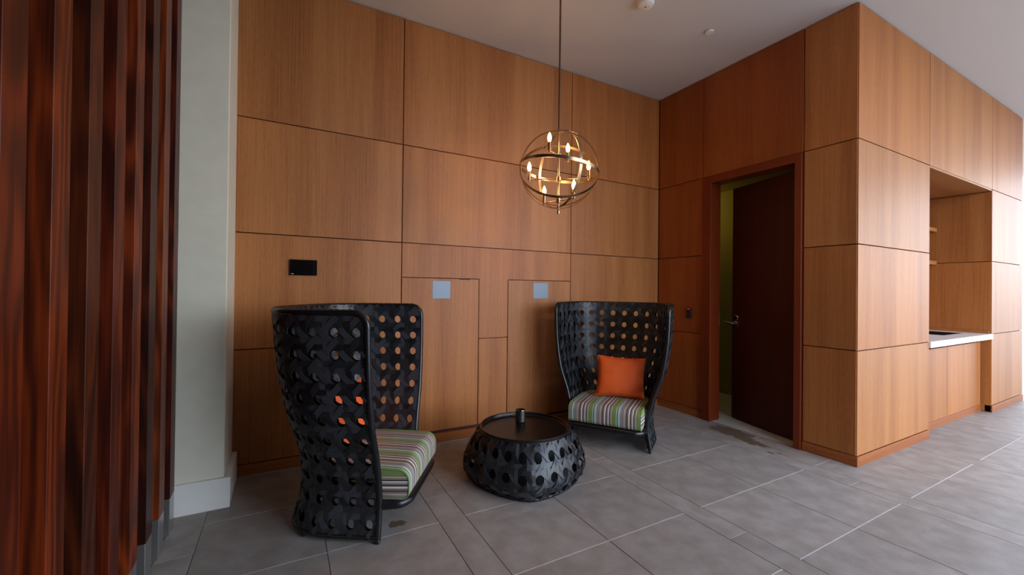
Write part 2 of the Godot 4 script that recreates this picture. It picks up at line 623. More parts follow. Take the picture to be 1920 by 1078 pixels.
func build_door() -> void:
	var t := structure("trim_1", "dark wood casing lining the doorway", "door frame")
	var za := 0.565
	var zb := 1.478
	var top := 2.325
	part(box(Vector3(-0.022, 0, za), Vector3(0.13, R1 - 0.004, 0.665), 0.002, Vector2(0.4, 0)), "jamb", M.casing, t)
	part(box(Vector3(-0.022, 0, 1.425), Vector3(0.13, R1 - 0.004, zb), 0.002, Vector2(1.1, 0)), "jamb", M.casing, t)
	part(box(Vector3(-0.0218, top, 0.664), Vector3(0.13, R1 - 0.0042, 1.426), 0.002, Vector2(0.2, 0.3), 2), "head", M.casing, t)
	part(box(Vector3(0.118, 0.93, 0.666), Vector3(0.128, 1.05, 0.667)), "strike_plate", M.steel, t)
	part(box(Vector3(0.02, 0, 0.666), Vector3(0.135, 0.004, 1.424), 0.001), "threshold", M.stone, t)
	# the leaf swings away into the hall about the near jamb
	var d := structure("door_1", "dark mahogany door leaf standing ajar in its frame", "door")
	d.position = Vector3(0.112, 0, 1.415)
	d.rotation.y = -0.236
	var lf := part(box(Vector3(0.0, 0.012, -0.745), Vector3(0.042, 2.30, 0.0), 0.002, Vector2(1.4, 0)), "leaf", M.leaf, d)
	var h := part(lathe([Vector2(0, 0.012), Vector2(0.022, 0.012), Vector2(0.027, 0.008), Vector2(0.027, 0), Vector2(0, 0)], 24), "deadbolt", M.chrome, d, Vector3(0, 1.01, -0.688))
	h.rotation.z = PI / 2
	part(box(Vector3(-0.012, 0.925, -0.712), Vector3(0.001, 0.975, -0.662), 0.003), "rose", M.chrome, d)
	var lever := [Vector3(-0.01, 0.955, -0.688), Vector3(-0.045, 0.955, -0.688), Vector3(-0.055, 0.956, -0.70), Vector3(-0.056, 0.958, -0.74), Vector3(-0.054, 0.96, -0.80)]
	part(tube(lever, 0.009, 8), "lever", M.chrome, d)
	# the lever on the far side shows through the gap
	part(tube([Vector3(0.042, 0.955, -0.688), Vector3(0.09, 0.955, -0.688), Vector3(0.1, 0.957, -0.71), Vector3(0.1, 0.985, -0.80)], 0.009, 8), "lever", M.chrome, d)
	for y in [0.25, 1.15, 2.05]:
		part(lathe([Vector2(0, 0), Vector2(0.007, 0), Vector2(0.007, 0.1), Vector2(0, 0.1)], 10), "hinge", M.steel, d, Vector3(0.05, y, 0.004))
	lf.set_meta("label", "dark mahogany door leaf")

func build_hall() -> void:
	var h := structure("wall_hall", "olive yellow hallway walls beyond the open door", "wall")
	part(box(Vector3(1.15, 0, -0.9), Vector3(1.25, 2.6, 1.8)), "far_wall", M.olive, h)
	part(box(Vector3(0.13, 0, -0.95), Vector3(1.25, 2.6, -0.85)), "end_wall", M.olive, h)
	part(box(Vector3(0.13, 0, 1.70), Vector3(1.25, 2.6, 1.8)), "end_wall", M.olive, h)
	part(box(Vector3(0.1, 2.52, -0.95), Vector3(1.25, 2.62, 1.8)), "ceiling_board", M.olive, h)
	part(box(Vector3(0.13, 0, -0.9), Vector3(1.15, 0.005, 1.7)), "floor_finish", M.stone, h)
	part(box(Vector3(0.115, 0, -0.9), Vector3(0.13, 2.55, -0.05)), "near_wall", M.olive, h)
	part(box(Vector3(0.10, H - 0.02, -0.9), Vector3(0.14, 0, -0.1)), "closure", M.joint, h)
	part(box(Vector3(1.138, 0.005, -0.85), Vector3(1.15, 0.10, 1.7), 0.002), "skirting", M.olive, h)
	var l := thing("ceiling_lamp", "round flush lamp on the hallway ceiling beyond the door", "lamp", Vector3(0.65, 2.52, -0.35))
	part(lathe([Vector2(0, -0.04), Vector2(0.09, -0.038), Vector2(0.12, -0.02), Vector2(0.125, 0)], 24), "glass", M.lamp_glow, l)
	part(lathe([Vector2(0.125, -0.012), Vector2(0.135, -0.012), Vector2(0.135, 0)], 24), "rim", M.steel, l)
	var o := OmniLight3D.new()
	o.name = "hall_light"
	o.light_color = Color(1.0, 0.86, 0.55)
	o.light_energy = 0.12
	o.light_size = 0.1
	o.omni_range = 8.0
	o.omni_attenuation = 2.0
	o.shadow_enabled = true
	l.add_child(o)
	o.position = Vector3(0, -0.17, 0)

func build_wall_niche() -> void:
	var w := structure("wall_niche", "light wood panelled wall with a recessed counter niche", "wall")
	var zf := ZE
	var st := st_new()
	add_box(st, Vector3(0.0185, 0, zf - 0.12), Vector3(XC - 0.019, H, zf - 0.0185))
	add_box(st, Vector3(XD + 0.019, 0, zf - 0.12), Vector3(XEND - 0.02, H, zf - 0.0185))
	add_box(st, Vector3(XC - 0.02, R1 + 0.0, zf - 0.12), Vector3(XD + 0.02, H, zf - 0.0185))
	add_box(st, Vector3(XC - 0.12, 0, 1.08), Vector3(XC - 0.019, R1 + 0.02, zf - 0.11))
	add_box(st, Vector3(XD + 0.019, 0, 1.08), Vector3(XD + 0.12, R1 + 0.02, zf - 0.11))
	add_box(st, Vector3(XC - 0.12, 0, 1.08), Vector3(XD + 0.12, R1 + 0.05, 1.18))
	add_box(st, Vector3(XC - 0.12, 2.404, 1.08), Vector3(XD + 0.12, 2.5, zf - 0.1))
	add_box(st, Vector3(XEND - 0.12, 0, -0.9), Vector3(XEND - 0.02, H, zf - 0.02))
	part(st.commit(), "backing", M.joint, w)
	var rows := [[R1, H - 0.004], [R2, R1], [R3, R2], [BT, R3]]
	for r in rows:
		board(w, "panel", 2, 0.001, XC, r[0], r[1], zf, M.panels[[0, 2, 3][rng.randi() % 3]])
		board(w, "panel", 2, XD, XEND, r[0], r[1], zf, M.panels[[0, 2, 3][rng.randi() % 3]])
	board(w, "panel", 2, XC, XD, R1, H - 0.004, zf)
	part(box(Vector3(0.0182, 0, zf - 0.018), Vector3(XC, BT - 0.002, zf + 0.006), 0.001, Vector2(0.2, 0), 0), "plinth", M.plinth, w)
	part(box(Vector3(XD, 0, zf - 0.05), Vector3(XEND, BT - 0.002, zf + 0.006), 0.001, Vector2(0.2, 0), 0), "plinth", M.plinth, w)
	# a pale crescent scuff on the veneer above the niche
	var arc := []
	for i in 9:
		var a := lerpf(-0.9, 0.9, i / 8.0)
		arc.append(Vector3(2.06 + 0.03 * cos(a), 2.935 + 0.035 * sin(a), zf + 0.0004))
	part(tube(arc, 0.0035, 6), "scuff", mat(Color8(190, 160, 130), 0.7), w)
	# lining of the niche: soffit, two cheeks in two heights, back
	board(w, "soffit", 1, XC, XD, 1.18, zf, 2.385)
	for r in [[0.0, R2], [R2, 2.384]]:
		var a := board(w, "cheek_panel", 0, 1.18, zf, r[0], r[1], XD)
		var b := board(w, "cheek_panel", 0, 1.18, zf, r[0], r[1], XC - 0.018)
		a.set_meta("label", "wood lining of the niche side")
		b.set_meta("label", "wood lining of the niche side")
	for r in [[0.85, R2], [R2, 2.384]]:
		for q in [[XC, 2.16], [2.16, XD]]:
			board(w, "back_panel", 2, q[0], q[1], r[0], r[1], 1.20)
	# base cabinet
	var c := thing("base_cabinet", "wooden base cabinet with two flush doors under the white counter", "cabinet", Vector3(XC, 0, 1.2))
	var cw := XD - XC
	var bd := st_new()
	add_box(bd, Vector3(0.004, 0.07, 0.02), Vector3(cw - 0.004, 0.09, 0.545))
	add_box(bd, Vector3(0.004, 0.09, 0.02), Vector3(0.022, 0.785, 0.545))
	add_box(bd, Vector3(cw - 0.022, 0.09, 0.02), Vector3(cw - 0.004, 0.785, 0.545))
	add_box(bd, Vector3(0.022, 0.09, 0.02), Vector3(cw - 0.022, 0.785, 0.03))
	part(bd.commit(), "body", M.plinth, c)
	part(box(Vector3(0.004, 0.0, 0.02), Vector3(cw - 0.004, 0.068, 0.57), 0.001, Vector2(0.4, 0), 0), "toe_kick", M.plinth, c)
	var split := 0.70
	for q in [[0.004, split], [split, cw - 0.03]]:
		board(c, "door", 2, q[0], q[1], 0.07, 0.755, 0.572)
	part(box(Vector3(0.004, 0.757, 0.53), Vector3(cw - 0.004, 0.785, 0.55), 0.0, Vector2(0.4, 0), 0), "finger_rail", M.panel, c)
	var ct := thing("countertop", "white stone countertop with a dark sink set in the niche", "countertop", Vector3(XC, 0.79, 1.2))
	part(counter_mesh(cw), "slab", M.counter, ct)
	var sk := st_new()
	var x0 := 0.95
	var x1 := 1.50
	var z0 := 0.15
	var z1 := 0.47
	add_box(sk, Vector3(x0, -0.13, z0), Vector3(x1, -0.12, z1))
	add_box(sk, Vector3(x0 - 0.01, -0.13, z0 - 0.01), Vector3(x0, 0.054, z1 + 0.01))
	add_box(sk, Vector3(x1, -0.13, z0 - 0.01), Vector3(x1 + 0.01, 0.054, z1 + 0.01))
	add_box(sk, Vector3(x0, -0.13, z0 - 0.01), Vector3(x1, 0.054, z0))
	add_box(sk, Vector3(x0, -0.13, z1), Vector3(x1, 0.054, z1 + 0.01))
	var sink := part(sk.commit(), "sink", M.black_matt, ct)
	sink.set_meta("label", "dark undermount sink basin")
	part(box(Vector3(cw - 0.016, 0.055, 0.02), Vector3(cw - 0.002, 0.085, 0.63), 0.001, Vector2(0.1, 0), 2), "upstand", M.panel, ct)
	var ys := [[2.014, "upper wooden shelf at the back of the counter niche"], [1.63, "lower wooden shelf at the back of the counter niche"]]
	for s in ys:
		var o := part(box(Vector3(-cw / 2 + 0.006, -0.022, -0.105), Vector3(cw / 2 - 0.006, 0.022, 0.105), 0.0015, Vector2(1.2, 0.4), 0), numbered("wall_shelf"), M.panel, self, Vector3(XC + cw / 2, s[0], 1.311))
		tag(o, s[1], "shelf", "shelves in the niche")

func counter_mesh(cw: float) -> Mesh:
	var st := st_new()
	var a := 0.94
	var b := 1.51
	add_box(st, Vector3(0.003, 0, 0.003), Vector3(a, 0.055, 0.66), 0.002)
	add_box(st, Vector3(b, 0, 0.003), Vector3(cw - 0.003, 0.055, 0.66), 0.002)
	add_box(st, Vector3(a - 0.002, 0, 0.003), Vector3(b + 0.002, 0.055, 0.14), 0.002)
	add_box(st, Vector3(a - 0.002, 0, 0.48), Vector3(b + 0.002, 0.055, 0.66), 0.002)
	return st.commit()

func build_pier_and_fins() -> void:
	var w := structure("wall_left", "pale cream plaster pier beside the wood panelling", "wall")
	part(box(Vector3(-4.6, 0, -0.02), Vector3(-3.955, H, 0.412), 0.004), "plaster", M.plaster, w)
	var b := structure("baseboard_left", "white stone baseboard around the foot of the pier", "baseboard")
	part(box(Vector3(-4.5, 0, 0.412), Vector3(-3.923, 0.172, 0.432), 0.0015), "front_board", M.white, b)
	part(box(Vector3(-3.955, 0, 0.006), Vector3(-3.925, 0.172, 0.4119), 0.0015), "return_board", M.white, b)
	var names := ["first", "second", "third", "fourth", "fifth", "sixth", "seventh", "eighth"]
	for i in 8:
		var z := 0.63 + 0.21 * i
		var x := -4.158
		var f := thing("wood_fin", "tall red-brown wooden fin on a steel foot, %s from the plaster pier" % names[i], "fin", Vector3(x - 0.045, 0, z - 0.0475), 0.0, "row of wooden fins")
		var off := Vector2(rng.randf() * 0.8, rng.randf() * 0.3)
		part(box(Vector3(-0.045, 0.187, -0.0475), Vector3(0.045, H, 0.0475), 0.001, off), "post", M.fins[i], f)
		part(box(Vector3(-0.0445, 0, -0.047), Vector3(0.0445, 0.187, 0.047), 0.002), "steel_foot", M.steel, f)

func build_outer_shell() -> void:
	var w := structure("wall_outer", "unseen lobby walls behind the fins and the viewer, shaped to limit the light", "wall")
	part(box(Vector3(-4.6, 0, 0.4), Vector3(-4.4, H, 5.2)), "side_wall", M.fins[0], w)  # unseen walls in dark wood, set to lower bounce light on the door wall
	part(box(Vector3(-4.6, 0, 5.0), Vector3(-2.0, H, 5.2)), "unseen_rear_wall", M.fins[0], w)
	part(box(Vector3(4.6, 0, 5.0), Vector3(8.0, H, 5.2)), "unseen_rear_wall", M.plaster, w)  # added out of view to cut the daylight reaching the niche wall
	part(box(Vector3(-4.6, 0, -0.9), Vector3(XEND, H, -0.7)), "service_wall", M.plaster, w)
	var g := structure("ground", "pale terrace paving outside the lobby", "ground")
	part(box(Vector3(-40, -0.5, -40), Vector3(60, -0.26, 60)), "paving", M.terrace, g)

# ---------------------------------------------------------------- woven work
var LV := [0.0, 0.2, 0.4, 0.6, 0.85, 1.15]
var LW := [0.339, 0.311, 0.345, 0.413, 0.452, 0.463]
var LD := [0.545, 0.500, 0.495, 0.535, 0.58, 0.605]
var ucurve := []
const CH := 1.144

func smooth_at(vals: Array, y: float) -> float:
	var i := 0
	while i < LV.size() - 2 and y > LV[i + 1]:
		i += 1
	var t: float = clampf((y - LV[i]) / (LV[i + 1] - LV[i]), 0.0, 1.0)
	var p0: float = vals[maxi(i - 1, 0)]
	var p3: float = vals[mini(i + 2, vals.size() - 1)]
	return cubic_interpolate(vals[i], vals[i + 1], p0, p3, t)

func chair_setup() -> void:
	# the plan of the shell as (sideways share, depth share), evenly spaced along its length
	var raw := []
	for i in 9:
		raw.append(Vector2(-1, 0.3 * i / 9.0))
	for i in 81:
		var t := -PI / 2 + PI * i / 80.0
		raw.append(Vector2(signf(sin(t)) * pow(absf(sin(t)), 2.0 / 2.7), 0.3 + 0.7 * pow(absf(cos(t)), 2.0 / 2.7)))
	for i in range(8, -1, -1):
		raw.append(Vector2(1, 0.3 * i / 9.0))
	var acc := [0.0]
	for i in range(1, raw.size()):
		var d: Vector2 = raw[i] - raw[i - 1]
		acc.append(acc[-1] + Vector2(d.x * 0.44, d.y * 0.57).length())
	var j := 0
	for i in 201:
		var want: float = acc[-1] * i / 200.0
		while j < acc.size() - 2 and acc[j + 1] < want:
			j += 1
		var t: float = (want - acc[j]) / maxf(acc[j + 1] - acc[j], 1e-9)
		ucurve.append(raw[j].lerp(raw[j + 1], clampf(t, 0, 1)))

const CN := 17.0          # columns of holes round the shell
const CP := 0.1075        # rise of one row
func chair_at(g: Vector2) -> Vector3:
	var s := clampf(g.x / CN, 0.0, 1.0) * 200.0
	var i := mini(int(s), 199)
	var q: Vector2 = ucurve[i].lerp(ucurve[i + 1], s - i)
	var y := 0.03 + CP * g.y
	return Vector3(q.x * smooth_at(LW, y), y, -0.017 * y / CH - q.y * smooth_at(LD, y))

const TN := 24.0
const TR := 3.15
var TPROF := [Vector2(0.372, 0.0), Vector2(0.405, 0.045), Vector2(0.416, 0.088), Vector2(0.408, 0.14), Vector2(0.385, 0.2), Vector2(0.352, 0.26), Vector2(0.312, 0.318)]
var table_turn := 0.0
func table_at(g: Vector2) -> Vector3:
	var a := TAU * g.x / TN + table_turn
	var t := clampf(g.y / TR, 0.0, 1.0) * (TPROF.size() - 1)
	var i := mini(int(t), TPROF.size() - 2)
	var q: Vector2 = TPROF[i].cubic_interpolate(TPROF[i + 1], TPROF[maxi(i - 1, 0)], TPROF[mini(i + 2, TPROF.size() - 1)], t - i)
	var b := a - table_turn
	var n := lerpf(1.55, 2.0, clampf((q.y - 0.2) / 0.12, 0, 1))
	var k := 1.0 / pow(pow(absf(cos(b)), n) + pow(absf(sin(b)), n), 1.0 / n)
	return Vector3(q.x * k * cos(a), q.y + 0.006, q.x * k * sin(a))

# one flat woven strip along grid points; each sample is [position, half-width vector, lift]
func strip_mesh(at: Callable, samples: Array, layer: float) -> Mesh:
	var vs := PackedVector3Array()
	var ns := PackedVector3Array()
	var ix := PackedInt32Array()
	var th := 0.0009
	for q in samples:
		var c: Vector2 = q[0]
		var hw: Vector2 = q[1]
		var l: Vector3 = at.call(c - hw)
		var r: Vector3 = at.call(c + hw)
		var a: Vector3 = at.call(c + Vector2(0.04, 0)) - at.call(c - Vector2(0.04, 0))
		var b: Vector3 = at.call(c + Vector2(0, 0.04)) - at.call(c - Vector2(0, 0.04))
		var n := b.cross(a).normalized()
		var e := (r - l).normalized()
		var o: Vector3 = n * (q[2] + layer)
		var tw: Vector3 = n * 0.0012 * q[3]                # strips never lie quite flat
		l -= tw
		r += tw
		n = (n - e * n.dot((r - l).normalized())).normalized()
		for p in [[l, 1], [r, 1], [r, -1], [l, -1]]:
			vs.append(p[0] + o + n * th * p[1])
			ns.append(n * p[1])
		for p in [[l, 1, -1], [l, -1, -1], [r, -1, 1], [r, 1, 1]]:
			vs.append(p[0] + o + n * th * p[1])
			ns.append(e * p[2])
	var m := samples.size()
	for i in m - 1:
		for f in [[0, 1], [2, 3], [4, 5], [6, 7]]:
			var a: int = i * 8 + f[0]
			var b: int = i * 8 + f[1]
			var c: int = a + 8
			var d: int = b + 8
			for t in [[a, b, d], [a, d, c]]:
				var nn: Vector3 = (vs[t[1]] - vs[t[0]]).cross(vs[t[2]] - vs[t[0]])
				if nn.dot(ns[t[0]]) > 0.0:
					ix.append_array([t[0], t[2], t[1]])
				else:
					ix.append_array([t[0], t[1], t[2]])
	var arr := []
	arr.resize(Mesh.ARRAY_MAX)
	arr[Mesh.ARRAY_VERTEX] = vs
	arr[Mesh.ARRAY_NORMAL] = ns
	arr[Mesh.ARRAY_INDEX] = ix
	var am := ArrayMesh.new()
	am.add_surface_from_arrays(Mesh.PRIMITIVE_TRIANGLES, arr)
	return am

func weave_lift(p: float, side: float, amp: float) -> float:
	var d := p - roundf(p)
	if absf(d) >= 0.30:
		return 0.0
	return amp * side * sin(d / 0.30 * PI)

# cane pattern: upright and level strips in pairs, slanting strips both ways between the holes
func weave(parent: Node, at: Callable, ncol: float, nrow: float, closed: bool, corner: float, gap: float, hw: float, layer: float) -> void:
	var steps := [-0.5, -0.30, -0.15, 0.0, 0.15, 0.30]
	var amp := 0.0036
	var slant := 0.0066
	# how far up the shell reaches at s (rounded upper corners)
	var top := func(s: float) -> float:
		if closed or corner <= 0.0:
			return nrow
		var e := minf(s, ncol - s)
		if e >= corner:
			return nrow
		return nrow - corner + sqrt(maxf(0.0, corner * corner - (corner - e) * (corner - e)))
	var cols := int(ncol)
	for k in range(0, cols + (0 if closed else 1)):
		for side in [-1.0, 1.0]:
			var s: float = k + side * gap
			if not closed and (s < 0.05 or s > ncol - 0.05):
				continue
			var hi: float = top.call(s)
			var sm := []
			var last := -1.0
			for j in range(0, int(nrow) + 2):
				for d in steps:
					var t: float = clampf(j + d, 0.0, hi)
					if t > last + 0.001:
						sm.append([Vector2(s, t), Vector2(hw, 0), weave_lift(t, side, amp), rng.randf_range(-1, 1)])
						last = t
			part(strip_mesh(at, sm, layer), "upright_strip", M.strips[rng.randi() % 3], parent)
	for j in range(0, int(nrow) + 1):
		for side in [-1.0, 1.0]:
			var t: float = j + side * gap
			if t < 0.05 or t > nrow - 0.05:
				continue
			var lo := 0.0
			if not closed:
				while top.call(lo) < t and lo < corner:
					lo += 0.03
			var sm := []
			var last := -1.0
			for k in range(0, cols + 1):
				for d in steps:
					var s: float = clampf(k + d, lo, ncol - lo)
					if s > last + 0.001:
						sm.append([Vector2(s, t), Vector2(0, hw), -weave_lift(s, side, amp), rng.randf_range(-1, 1)])
						last = s
			part(strip_mesh(at, sm, layer), "level_strip", M.strips[rng.randi() % 3], parent)
	var half := 0.351 - (0.5 - gap - hw)
	for dirn in [1.0, -1.0]:
		var k0 := -int(nrow) - 1 if dirn > 0 else 0
		var k1 := cols if dirn > 0 else cols + int(nrow) + 1
		if closed:
			k0 = 0
			k1 = cols
		for k in range(k0, k1):
			var c: float = k + 0.5
			var sm := []
			# s = c + dirn * t, cut to the shell
			var n := int(ceil(nrow * 8.0))
			for i in n + 1:
				var t := minf(i / 8.0, nrow)
				var s: float = c + dirn * t
				if not closed and (s < 0.0 or s > ncol or t > top.call(s)):
					if sm.size() >= 2:
						break
					sm.clear()
					continue
				sm.append([Vector2(s, t), Vector2(half * 0.7071, -dirn * half * 0.7071), dirn * slant * cos(TAU * s), rng.randf_range(-1, 1)])
			if sm.size() >= 2:
				part(strip_mesh(at, sm, layer), "slanting_strip", M.strips[rng.randi() % 3], parent)

func chair_rim_path() -> Array:
	var nrow := (CH - 0.03) / CP
	var path := []
	var cr := 0.6
	var t := -0.15
	while t < nrow - cr:
		path.append(chair_at(Vector2(0, t)))
		t += 0.11
	for i in 7:
		var a := PI / 2 * i / 6.0
		path.append(chair_at(Vector2(cr - cr * cos(a), nrow - cr + cr * sin(a))))
	var s := cr + 0.14
	while s < CN - cr:
		path.append(chair_at(Vector2(s, nrow)))
		s += 0.14
	for i in range(6, -1, -1):
		var a := PI / 2 * i / 6.0
		path.append(chair_at(Vector2(CN - cr + cr * cos(a), nrow - cr + cr * sin(a))))
	t = nrow - cr - 0.11
	while t > -0.15:
		path.append(chair_at(Vector2(CN, t)))
		t -= 0.11
	return path

func make_chair() -> Node3D:
	chair_setup()
	var t := thing("armchair", "", "armchair", Vector3.ZERO)
	var frame := part(tube(chair_rim_path(), 0.0165, 8, false, 0.07), "rim_frame", M.wicker_rim, t)
	var bottom := []
	var s := 0.0
	while s <= CN:
		bottom.append(chair_at(Vector2(s, 0.0)))
		s += 0.16
	part(tube(bottom, 0.014, 8, false, 0.07), "bottom_rim", M.wicker_rim, t)
	for layer in [-0.018, 0.006]:
		weave(frame, chair_at, CN, (CH - 0.03) / CP, false, 0.6, 0.15, 0.134, layer)
	# feet
	for q in [0.0, 4.2, 8.5, 12.8, CN]:
		var p := chair_at(Vector2(q, 0.0))
		part(lathe([Vector2(0, 0), Vector2(0.011, 0), Vector2(0.013, 0.004), Vector2(0.013, 0.03), Vector2(0, 0.03)], 12), "foot", M.black_matt, t, Vector3(p.x, 0, p.z))
	# seat deck with a wound front rail running out under the cushion
	var rail := []
	var hw := 0.262
	for q in [Vector3(-0.305, 0.172, -0.02), Vector3(-0.295, 0.172, 0.03)]:
		rail.append(q)
	for i in 8:
		var a := PI - PI / 2 * i / 7.0
		rail.append(Vector3(-hw + 0.06 + 0.085 * cos(a), 0.172, 0.055 + 0.07 * sin(a)))
	for i in 9:
		rail.append(Vector3(lerpf(-hw + 0.09, hw - 0.09, i / 8.0), 0.172, 0.125))
	for i in 8:
		var a := PI / 2 - PI / 2 * i / 7.0
		rail.append(Vector3(hw - 0.06 + 0.085 * cos(a), 0.172, 0.055 + 0.07 * sin(a)))
	for q in [Vector3(0.295, 0.172, 0.03), Vector3(0.305, 0.172, -0.02)]:
		rail.append(q)
	part(tube(rail, 0.024, 10), "front_rail", M.wicker_rim, t)
	part(box(Vector3(-0.245, 0.165, -0.36), Vector3(0.245, 0.196, 0.11), 0.006), "seat_deck", M.wicker_rim, t)
	return t

# the cushion narrows towards the rounded back of the shell
func cushion_width(z: float) -> float:
	var t := clampf((-z - 0.14) / 0.35, 0.0, 0.97)
	return minf(1.0, pow(1.0 - pow(t, 2.7), 1.0 / 2.7) * 1.0)

func make_cushion(called: String, label: String) -> Node3D:
	var t := thing(called, label, "seat cushion", Vector3.ZERO, 0.0, "striped seat cushions")
	var a := 0.285
	var zf := 0.141
	var zb := -0.43
	var y0 := 0.0
	var y1 := 0.148
	var rf := 0.06
	# outline in (z, y), from the lower front round over the top to the lower back
	var prof := []
	for i in 7:
		var g := -PI / 2 + PI / 2 * i / 6.0
		prof.append(Vector2(zf - 0.035 + 0.035 * cos(g), y0 + 0.035 + 0.035 * sin(g)))
	for i in 9:
		var g := PI / 2 * i / 8.0
		prof.append(Vector2(zf - rf + rf * cos(g), y1 - rf + rf * sin(g)))
	for i in range(1, 12):
		prof.append(Vector2(lerpf(zf - rf, zb + 0.04, i / 12.0), y1 + 0.006 * sin(PI * i / 12.0)))
	for i in 6:
		var g := PI / 2 + PI / 2 * i / 5.0
		prof.append(Vector2(zb + 0.04 + 0.04 * cos(g), y1 - 0.04 + 0.04 * sin(g)))
	for i in 5:
		var g := PI + PI / 2 * i / 4.0
		prof.append(Vector2(zb + 0.03 + 0.03 * cos(g), y0 + 0.03 + 0.03 * sin(g)))
	for i in range(1, 10):
		prof.append(Vector2(lerpf(zb + 0.03, zf - 0.035, i / 10.0), y0))
	var mid := Vector2((zf + zb) / 2, (y0 + y1) / 2)
	var rows := []
	var uvs := []
	var xs := [-a, -a + 0.004, -a + 0.02, -a * 0.6, -a * 0.3, 0.0, a * 0.3, a * 0.6, a - 0.02, a - 0.004, a]
	for x in xs:
		var k := 1.0 - (0.018 if absf(x) > a - 0.001 else (0.006 if absf(x) > a - 0.005 else 0.0))
		var crown := 0.010 * (1.0 - pow(absf(x) / a, 2.5))
		var row := []
		var uv := []
		for q in prof:
			var p: Vector2 = mid + (q - mid) * k
			var up: float = crown * clampf((p.y - 0.05) / 0.1, 0, 1)
			row.append(Vector3(x * cushion_width(p.x), p.y + up, p.x))
			uv.append(Vector2((x + a) / 0.187 + 0.08, 0))
		rows.append(row)
		uvs.append(uv)
	var st := st_new()
	add_grid(st, rows, true, uvs)
	part(st.commit(), "cover", M.stripes, t)
	for s in [-1.0, 1.0]:
		var c := st_new()
		var bulge := 0.012
		var rings := []
		var ru := []
		for e in [1.0, 0.85, 0.55, 0.02]:
			var ring := []
			var uv := []
			for q in prof:
				var p: Vector2 = mid + (q - mid) * 0.982 * Vector2(1.0 - (1.0 - e) * 0.9, e)
				ring.append(Vector3(s * (a + bulge * (1.0 - e * e)) * cushion_width(p.x), p.y, p.x))
				uv.append(Vector2(p.y / 0.187 + 0.35, 0))
			rings.append(ring)
			ru.append(uv)
		add_grid(c, rings, true, ru)
		part(c.commit(), "side_panel", M.stripes, t)
		var welt := []
		for q in prof:
			var p: Vector2 = mid + (q - mid) * 0.988
			welt.append(Vector3(s * a * cushion_width(p.x), p.y, p.x))
		part(tube(welt, 0.0035, 6, true), "piping", mat_of("welt"), t)
	return t

func mat_of(k: String) -> Material:
	if not M.has(k):
		M[k] = mat(Color8(126, 142, 96), 0.8)
	return M[k]

func pillow_mesh(w: float, thick: float, hk := 0.86) -> Mesh:
	var st := st_new()
	var n := 28
	var noise := FastNoiseLite.new()
	noise.seed = 5
	noise.frequency = 5.0
	for s in [-1.0, 1.0]:
		var rows := []
		for j in n + 1:
			var row := []
			for i in n + 1:
				var u := -1.0 + 2.0 * i / n
				var v := -1.0 + 2.0 * j / n
				var pinch := 1.0 - 0.075 * (1.0 - u * u) * absf(v) * absf(v) - 0.075 * (1.0 - v * v) * absf(u) * absf(u)
				var h := pow(maxf(0.0, (1.0 - pow(absf(u), 2.6)) * (1.0 - pow(absf(v), 2.6))), 0.42)
				var x := u * w * 0.5 * pinch
				var y := v * w * 0.5 * pinch * hk
				var wr := 1.0 + 0.10 * noise.get_noise_2d(x * 1.2, y * 0.9) - 0.12 * exp(-pow((x - 0.0) / 0.012, 2.0)) * clampf((-v - 0.72) / 0.2, 0, 1)
				row.append(Vector3(x, y, s * thick * 0.5 * h * wr))
			rows.append(row)
		add_grid(st, rows)
	return st.commit()

func pillow_seam(w: float) -> Mesh:
	var path := []
	for k in 4:
		for i in 14:
			var e := -1.0 + 2.0 * i / 14.0
			var u := e if k == 0 else (1.0 if k == 1 else (-e if k == 2 else -1.0))
			var v := -1.0 if k == 0 else (e if k == 1 else (1.0 if k == 2 else -e))
			var pinch := 1.0 - 0.075 * (1.0 - u * u) * v * v - 0.075 * (1.0 - v * v) * u * u
			path.append(Vector3(u * w * 0.5 * pinch, v * w * 0.5 * pinch * 0.86, 0))
	return tube(path, 0.0028, 6, true)

func build_chairs() -> void:
	var spots := [[Vector3(-3.068, 0, 0.890), deg_to_rad(58.3), "the cream plaster pier"], [Vector3(-1.3395, 0, 0.6945), deg_to_rad(-55.8), "the open door"]]
	var first: Node3D = null
	for i in 2:
		var q: Array = spots[i]
		var c: Node3D
		if i == 0:
			c = make_chair()
			first = c
		else:
			c = first.duplicate()
			c.name = numbered("armchair")
			add_child(c)
		c.position = q[0]
		c.rotation.y = q[1]
		tag(c, "black woven high-backed tub armchair on the side of " + q[2], "armchair", "pair of woven armchairs")
		var s := make_cushion("seat_cushion", "thick striped seat cushion in the woven armchair by " + q[2])
		s.position = q[0] + Vector3(0, 0.196, 0)
		s.rotation.y = q[1]
		var loc: Vector3 = Vector3(0.06, 0, -0.3) if i == 0 else Vector3(0.055, 0, -0.215)
		var turn: float = q[1] + (0.0 if i == 0 else 0.2)
		var b := Basis(Vector3.UP, q[1])
		var p := thing("throw_pillow", "square orange cushion leaning back in the woven armchair by " + q[2], "pillow", q[0] + b * loc + Vector3(0, 0.526, 0), 0.0, "orange throw pillows")
		p.basis = Basis(Vector3.UP, turn) * Basis(Vector3.RIGHT, -0.25) * Basis(Vector3.BACK, -0.03)
		part(pillow_mesh(0.40, 0.13), "cover", M.orange, p)
		part(pillow_seam(0.40), "seam", M.orange, p)

